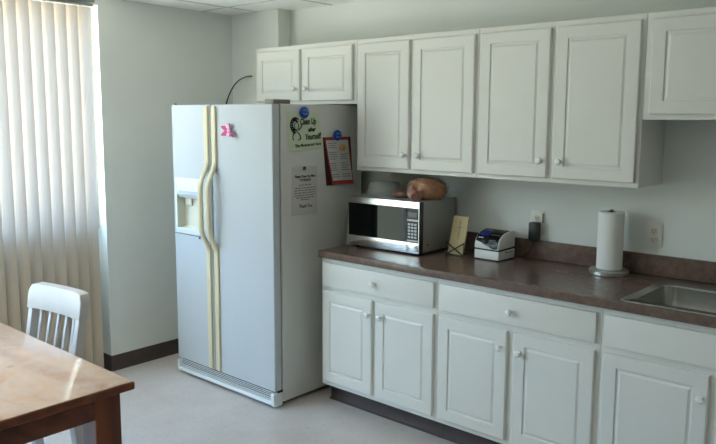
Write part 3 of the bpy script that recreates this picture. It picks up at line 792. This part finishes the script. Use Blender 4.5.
# dark curved face laid over the upper housing, its lower edge dipping to the right
def arcpt(a, off): return (-.088+.112*(1-math.cos(a))-off*math.cos(a), .088+.064*math.sin(a)+off*math.sin(a))
bm = BM(); nU, nA = 10, 12; g = [[], []]
for s, off in ((0, .0008), (1, .004)):
    for i in range(nU+1):
        u = i/nU; x = -hw+.006+(2*hw-.014)*u; a0 = .22-.62*u if u < .85 else .22-.62*.85+.5*(u-.85)
        row = []
        for j in range(nA+1):
            a = a0+(PI/2*.97-a0)*j/nA; p = arcpt(a, off) if a >= 0 else (-.092-off, .088+a*.08)
            row.append(bm.verts.new((x, *p)))
        g[s].append(row)
for s in (0, 1):
    for i in range(nU):
        for j in range(nA):
            q = [g[s][i][j], g[s][i+1][j], g[s][i+1][j+1], g[s][i][j+1]]; bm.faces.new(q)
rim = [(k, 0) for k in range(nU+1)]+[(nU, j) for j in range(1, nA+1)]+[(k, nA) for k in range(nU-1, -1, -1)]+[(0, j) for j in range(nA-1, 0, -1)]
for a, b in zip(rim, rim[1:]+rim[:1]): bm.faces.new((g[0][a[0]][a[1]], g[0][b[0]][b[1]], g[1][b[0]][b[1]], g[1][a[0]][a[1]]))
face = part('face_panel', bm, 'darkglass', tk, local=True, smooth=50)
def onface(x0, x1, a0, a1, off, name, material):
    bm = BM(); vv = [[], []]
    for s, o_ in ((0, off-.002), (1, off)):
        for j in range(7):
            p = arcpt(a0+(a1-a0)*j/6, o_); vv[s].append((bm.verts.new((x0, *p)), bm.verts.new((x1, *p))))
    for j in range(6):
        bm.faces.new((vv[1][j][0], vv[1][j][1], vv[1][j+1][1], vv[1][j+1][0]))
        bm.faces.new((vv[0][j][0], vv[1][j][0], vv[1][j+1][0], vv[0][j+1][0])); bm.faces.new((vv[0][j][1], vv[0][j+1][1], vv[1][j+1][1], vv[1][j][1]))
        bm.faces.new((vv[0][j][0], vv[0][j+1][0], vv[0][j+1][1], vv[0][j][1]))
    bm.faces.new((vv[0][0][0], vv[0][0][1], vv[1][0][1], vv[1][0][0])); bm.faces.new((vv[0][6][0], vv[1][6][0], vv[1][6][1], vv[0][6][1]))
    part(name, bm, material, face, local=True, smooth=50)
onface(-.062, -.004, .62, 1.12, .0052, 'screen', 'clocknavy'); onface(-.060, -.030, .42, .52, .0050, 'printed_line', 'silver')
onface(.012, .055, .30, .36, .0050, 'printed_line', 'inkgrey'); onface(.012, .062, .16, .24, .0050, 'printed_line', 'inkgrey'); onface(.006, .066, .75, .80, .0050, 'paper_slot', 'gasket')
bm = BM(); box(bm, hw-.0005, hw+.001, -.03, .045, .040, .0432); part('side_vent', bm, 'black', tk, local=True)
for x in (-.06, .06):
    for y in (-.075, .050):
        bm = BM(); lathe(bm, [(.009, 0), (.009, .0065)], 10, (x, y, 0)); part('foot', bm, 'rubber', tk, local=True)

# ------------------------------------------------------------------ outlets, adapter
def outlet(cx, cz, label, both):
    t = thing('wall_outlet', label, 'outlet', (cx, 0, cz), 0, 'electrical outlets')
    bm = BM(); box(bm, -.039, .039, -.006, -.0004, -.058, .058); part('cover_plate', bm, 'plate', t, .003, 2, local=True)
    for dz in (.021, -.021):
        bm = BM(); rings_mesh(bm, [[(p[0], -.0055, p[1]+dz) for p in rrect(-.017, .017, -.0145, .0145, .010)], [(p[0], -.009, p[1]+dz) for p in rrect(-.017, .017, -.0145, .0145, .010)], [(p[0], -.0098, p[1]+dz) for p in rrect(-.016, .016, -.0135, .0135, .010)]], True, True)
        rc = part('receptacle', bm, 'recept', t, smooth=40, local=True)
        for sx, h in ((-.0065, .0045), (.0065, .0035)):
            bm = BM(); box(bm, sx-.0014, sx+.0014, -.0102, -.0095, dz+.002-h, dz+.002+h); part('slot', bm, 'black', rc, local=True)
        bm = BM(); lathe(bm, [(.0026, -.0095+.019), (.0026, .0102)], 10, (0, 0, dz-.008), '-Y'); part('ground_hole', bm, 'black', rc, local=True)
    bm = BM(); lathe(bm, [(.003, .006), (.003, .0072), (.001, .0076)], 10, (0, 0, 0), '-Y'); part('plate_screw', bm, 'silver', t, local=True)
    return t
out_a = outlet(1.043, 1.116, 'ivory wall outlet above the time clock with a black adapter plugged in', True)
outlet(1.665, 1.111, 'empty ivory wall outlet in the shadow right of the paper towel roll', False)
ad = thing('power_adapter', 'black block power adapter plugged into the wall outlet', 'adapter', (1.043, -.0106, 1.065))
bm = BM(); box(bm, -.025, .025, -.046, 0, -.050, .050); part('housing', bm, 'black', ad, .005, 3, local=True)
bm = BM(); tube(bm, [(-.005, -.025, -.049), (-.005, -.027, -.075), (-.02, -.032, -.11), (-.06, -.034, -.1465)], .0022, 6); part('cord', bm, 'rubber', ad, local=True)
bm = BM(); box(bm, .0335, .0375, -.0145, -.0062, -.012, .040); 
bm.transform(Matrix.Translation((1.043, 0, 1.125))); part('side_strip', bm, 'gasket', out_a, .0008, label='thin dark strip at the right edge of the plate')

# ------------------------------------------------------------------ paper towels
PTX, PTY = 1.497, -.122
hd = thing('paper_towel_holder', 'round chrome paper towel stand on the countertop left of the sink', 'holder', (PTX, PTY, .9145))
bm = BM(); lathe(bm, [(.090, 0), (.094, .003), (.094, .019), (.090, .023), (.058, .025), (.02, .026)], 48); part('base_plate', bm, 'satin', hd, smooth=40, local=True)
bm = BM(); lathe(bm, [(.006, .025), (.006, .306), (.009, .309), (.010, .314), (.006, .319)], 16); part('centre_post', bm, 'chrome', hd, smooth=40, local=True)
bm = BM(); tube(bm, [(-.012, .074, .02), (-.012, .074, .055), (-.004, .0735, .062), (.004, .074, .055), (.012, .074, .02)], .0024, 8); part('tension_arm', bm, 'chrome', hd, smooth=60, local=True)
rl = thing('paper_towel_roll', 'white paper towel roll standing on the chrome holder', 'paper towels', (PTX, PTY, .9408))
bm = BM(); lathe(bm, [(.020, .001), (.058, 0), (.061, .003), (.061, .277), (.058, .28), (.020, .279)], 48, cap=False)
rl_me = part('towels', bm, 'toweling', rl, smooth=40, local=True)
bm = BM(); lathe(bm, [(.0205, .001), (.0205, .2805), (.0185, .2805), (.0185, .001), (.0205, .001)], 32, cap=False); part('cardboard_core', bm, 'card', rl, smooth=40, local=True)

# ------------------------------------------------------------------ dining table
TX1, TY1, TX0, TY0, TH = .681, -2.245, -.74, -3.18, .75
tt = thing('dining_table', 'worn stained pine dining table with a glossy scuffed top', 'table', ((TX0+TX1)/2, (TY0+TY1)/2, 0))
bm = BM(); box(bm, TX0, TX1, TY0, TY1, TH-.030, TH-.002); tpp = part('tabletop', bm, 'tablewood', tt, .006, 3)
bm = BM(); box(bm, TX0+.006, TX1-.006, TY0+.006, TY1-.006, TH-.006, TH); part('top_surface', bm, 'tabletop', tpp, .0015, 2, label='worn varnished top surface')
ai = .062
for (a, b, c, d) in ((TX1-ai-.022, TX1-ai, TY0+.15, TY1-.1), (TX0+ai, TX0+ai+.022, TY0+.15, TY1-.1), (TX0+.15, TX1-.15, TY1-.072, TY1-.05), (TX0+.15, TX1-.15, TY0+.05, TY0+.072)):
    bm = BM(); box(bm, a, b, c, d, TH-.125, TH-.0305); part('apron', bm, 'tablewood', tt, .003, 2)
def leg_bm(cx, cy, sx, sy):
    bm = BM(); h = .0485
    ring = lambda hw_, z, dx=0, dy=0: [(cx+dx-hw_, cy+dy-hw_, z), (cx+dx+hw_, cy+dy-hw_, z), (cx+dx+hw_, cy+dy+hw_, z), (cx+dx-hw_, cy+dy+hw_, z)]
    rings_mesh(bm, [ring(.038, 0), ring(h, .45), ring(h, TH-.0305)], True, True)
    return bm
for sx in (0, 1):
    for sy in (0, 1):
        part('leg', leg_bm(TX1-.108 if sx else TX0+.108, TY1-.072-.0 if sy else TY0+.1, sx, sy), 'tablewoodv', tt, .006, 3)

# ------------------------------------------------------------------ chair tucked under the table's far edge
ch = thing('dining_chair', 'whitewashed wooden slat-back chair tucked under the pine dining table', 'chair', (-.255, -2.12, 0), math.radians(7))
CW = .40
def bk(z): return .0+.16*(z-.44) if z > .44 else .10*(.44-z)     # y of the back line (leans away at the top, splays at the foot)
for s in (-1, 1):
    bm = BM(); rings = []
    for z, hw_, hd in ((0, .018, .018), (.2, .021, .022), (.44, .021, .025), (.62, .016, .022), (.80, .014, .017)):
        x = s*(CW/2-.02)-s*.012*(1-z/.8); y = bk(z)
        rings.append([(x-hw_, y-hd, z), (x+hw_, y-hd, z), (x+hw_, y+hd, z), (x-hw_, y+hd, z)])
    rings_mesh(bm, rings, True, True); part('leg', bm, 'chair', ch, .004, 2, local=True)
    bm = BM(); rings = []
    for z, hw_ in ((0, .016), (.25, .019), (.435, .021)):
        x = s*(CW/2-.012); y = -.37
        rings.append([(x-hw_, y-hw_, z), (x+hw_, y-hw_, z), (x+hw_, y+hw_, z), (x-hw_, y+hw_, z)])
    rings_mesh(bm, rings, True, True); part('leg', bm, 'chair', ch, .004, 2, local=True)
    bm = BM(); tube(bm, [(s*(CW/2-.015), -.37, .18), (s*(CW/2-.025), .02, .18)], .011, 10); part('stretcher', bm, 'chair', ch, local=True)
bm = BM(); rings_mesh(bm, [R3(rrect(-CW/2-.005, CW/2+.005, -.41, .018, .04), .432), R3(rrect(-CW/2-.012, CW/2+.012, -.418, .022, .045), .442), R3(rrect(-CW/2-.008, CW/2+.008, -.414, .02, .045), .455)], True, True)
part('seat', bm, 'chair', ch, .003, 2, local=True)
# top rail with rounded upper corners, bowed backwards in the middle
def rail_bm(z0, z1, th, rc, sag=.018):
    bm = BM(); n = 24; f = [[], []]
    cols = []
    for i in range(n+1):
        u = i/n; x = -CW/2+CW*u; e = min(u, 1-u)*CW
        top = z1-(rc-math.sqrt(max(0, rc*rc-(rc-min(e, rc))**2)))
        cols.append((x, z0, top))
    fr_, bk_ = [], []
    for x, a, b in cols:
        yb = sag*(1-(2*x/CW)**2)
        fr_.append([bm.verts.new((x, bk(z)+yb-th/2, z)) for z in (a, (a+b)/2, b)])
        bk_.append([bm.verts.new((x, bk(z)+yb+th/2, z)) for z in (a, (a+b)/2, b)])
    for i in range(n):
        for j in range(2):
            bm.faces.new((fr_[i][j], fr_[i+1][j], fr_[i+1][j+1], fr_[i][j+1])); bm.faces.new((bk_[i][j], bk_[i][j+1], bk_[i+1][j+1], bk_[i+1][j]))
        bm.faces.new((fr_[i][2], fr_[i+1][2], bk_[i+1][2], bk_[i][2])); bm.faces.new((fr_[i][0], bk_[i][0], bk_[i+1][0], fr_[i+1][0]))
    for k in (0, n):
        for j in range(2): bm.faces.new((fr_[k][j], fr_[k][j+1], bk_[k][j+1], bk_[k][j]))
    return bm
part('top_rail', rail_bm(.785, .898, .046, .035), 'chair', ch, .003, 2, local=True)
for k in range(5):
    x = -CW/2+.04+(CW-.08)*(k+.55)/5.1; yb = .018*(1-(2*x/CW)**2)
    bm = BM(); rings = []
    for z in (.452, .62, .79):
        y = bk(z)+yb*((z-.45)/.34); rings.append([(x-.008, y-.007, z), (x+.008, y-.007, z), (x+.008, y+.007, z), (x-.008, y+.007, z)])
    rings_mesh(bm, rings, True, True); part('back_slat', bm, 'chair', ch, .002, 2, local=True)

# ------------------------------------------------------------------ light: daylight outside the two windows, sky
def portal(name, loc, rot, sx, sy):
    l = bpy.data.lights.new(name, 'AREA'); l.shape = 'RECTANGLE'; l.size = sx; l.size_y = sy; l.cycles.is_portal = True
    o = bpy.data.objects.new(name, l); COL.objects.link(o); o.location = loc; o.rotation_euler = rot
    return o
portal('blind_window_portal', (XL-.21, (W1[0]+W1[1])/2, (.95+W1[3])/2), (0, -PI/2, 0), W1[3]-.95, W1[1]-W1[0])
portal('side_window_portal', (XL-.21, (W2[0]+W2[1])/2, (W2[2]+W2[3])/2), (0, -PI/2, 0), W2[3]-W2[2], W2[1]-W2[0])
SKY, HORIZON, GROUND = (.40, .67, 1.0), (.86, 1.0, .86), (.98, 1.0, .91)
S_SKY, S_HOR, S_GND = 18.5, 5.9, 19.5
w = bpy.data.worlds.new('sky'); SC.world = w; w.use_nodes = True
nt = w.node_tree; bgn = nt.nodes['Background']; L_ = nt.links.new
tc = nt.nodes.new('ShaderNodeTexCoord'); sx = nt.nodes.new('ShaderNodeSeparateXYZ'); L_(tc.outputs['Generated'], sx.inputs['Vector'])
def mr(a, b):
    n = nt.nodes.new('ShaderNodeMapRange'); n.interpolation_type = 'SMOOTHSTEP'; n.inputs['From Min'].default_value = a; n.inputs['From Max'].default_value = b
    L_(sx.outputs['Z'], n.inputs['Value']); return n.outputs['Result']
def mixc(f, a, b):
    n = nt.nodes.new('ShaderNodeMix'); n.data_type = 'RGBA'; L_(f, n.inputs['Factor'])
    for k, v in (('A', a), ('B', b)):
        if isinstance(v, tuple): n.inputs[k].default_value = (*v, 1)
        else: L_(v, n.inputs[k])
    return n.outputs['Result']
sc_ = lambda c, k: tuple(x*k for x in c)
low = mixc(mr(-.42, -.14), sc_(GROUND, S_GND), sc_(HORIZON, S_HOR))
L_(mixc(mr(.10, .25), low, sc_(SKY, S_SKY)), bgn.inputs['Color']); bgn.inputs['Strength'].default_value = 1.0

# ------------------------------------------------------------------ camera
CAM_F, CAM_CY = 719.473, 212.271
CAM_C = (2.8688, -3.5490, 1.6637)
yaw, pitch, roll = 0.72232, 0.12882, 0.00416
fwd = Vector((-math.sin(yaw)*math.cos(pitch), math.cos(yaw)*math.cos(pitch), -math.sin(pitch)))
rt = Vector((math.cos(yaw), math.sin(yaw), 0)); upv = rt.cross(fwd)
r2 = rt*math.cos(roll)+upv*math.sin(roll); u2 = -rt*math.sin(roll)+upv*math.cos(roll)
cd = bpy.data.cameras.new('camera'); co = bpy.data.objects.new('camera', cd); COL.objects.link(co)
mw_ = Matrix((( r2.x, u2.x, -fwd.x, CAM_C[0]), (r2.y, u2.y, -fwd.y, CAM_C[1]), (r2.z, u2.z, -fwd.z, CAM_C[2]), (0, 0, 0, 1)))
co.matrix_world = mw_
cd.sensor_width = 36; cd.lens = CAM_F*36/716; cd.shift_y = (CAM_CY-222)/716; cd.clip_start = .05
SC.camera = co
vs_ = SC.view_settings
vs_.view_transform = 'Standard'; vs_.look = 'None'; vs_.gamma = 1; vs_.use_curve_mapping = False; vs_.exposure = 0.1
SC.cycles.use_denoising = True
SC.cycles.max_bounces = 10; SC.cycles.diffuse_bounces = 6; SC.cycles.transparent_max_bounces = 16
SC.cycles.sample_clamp_indirect = 25
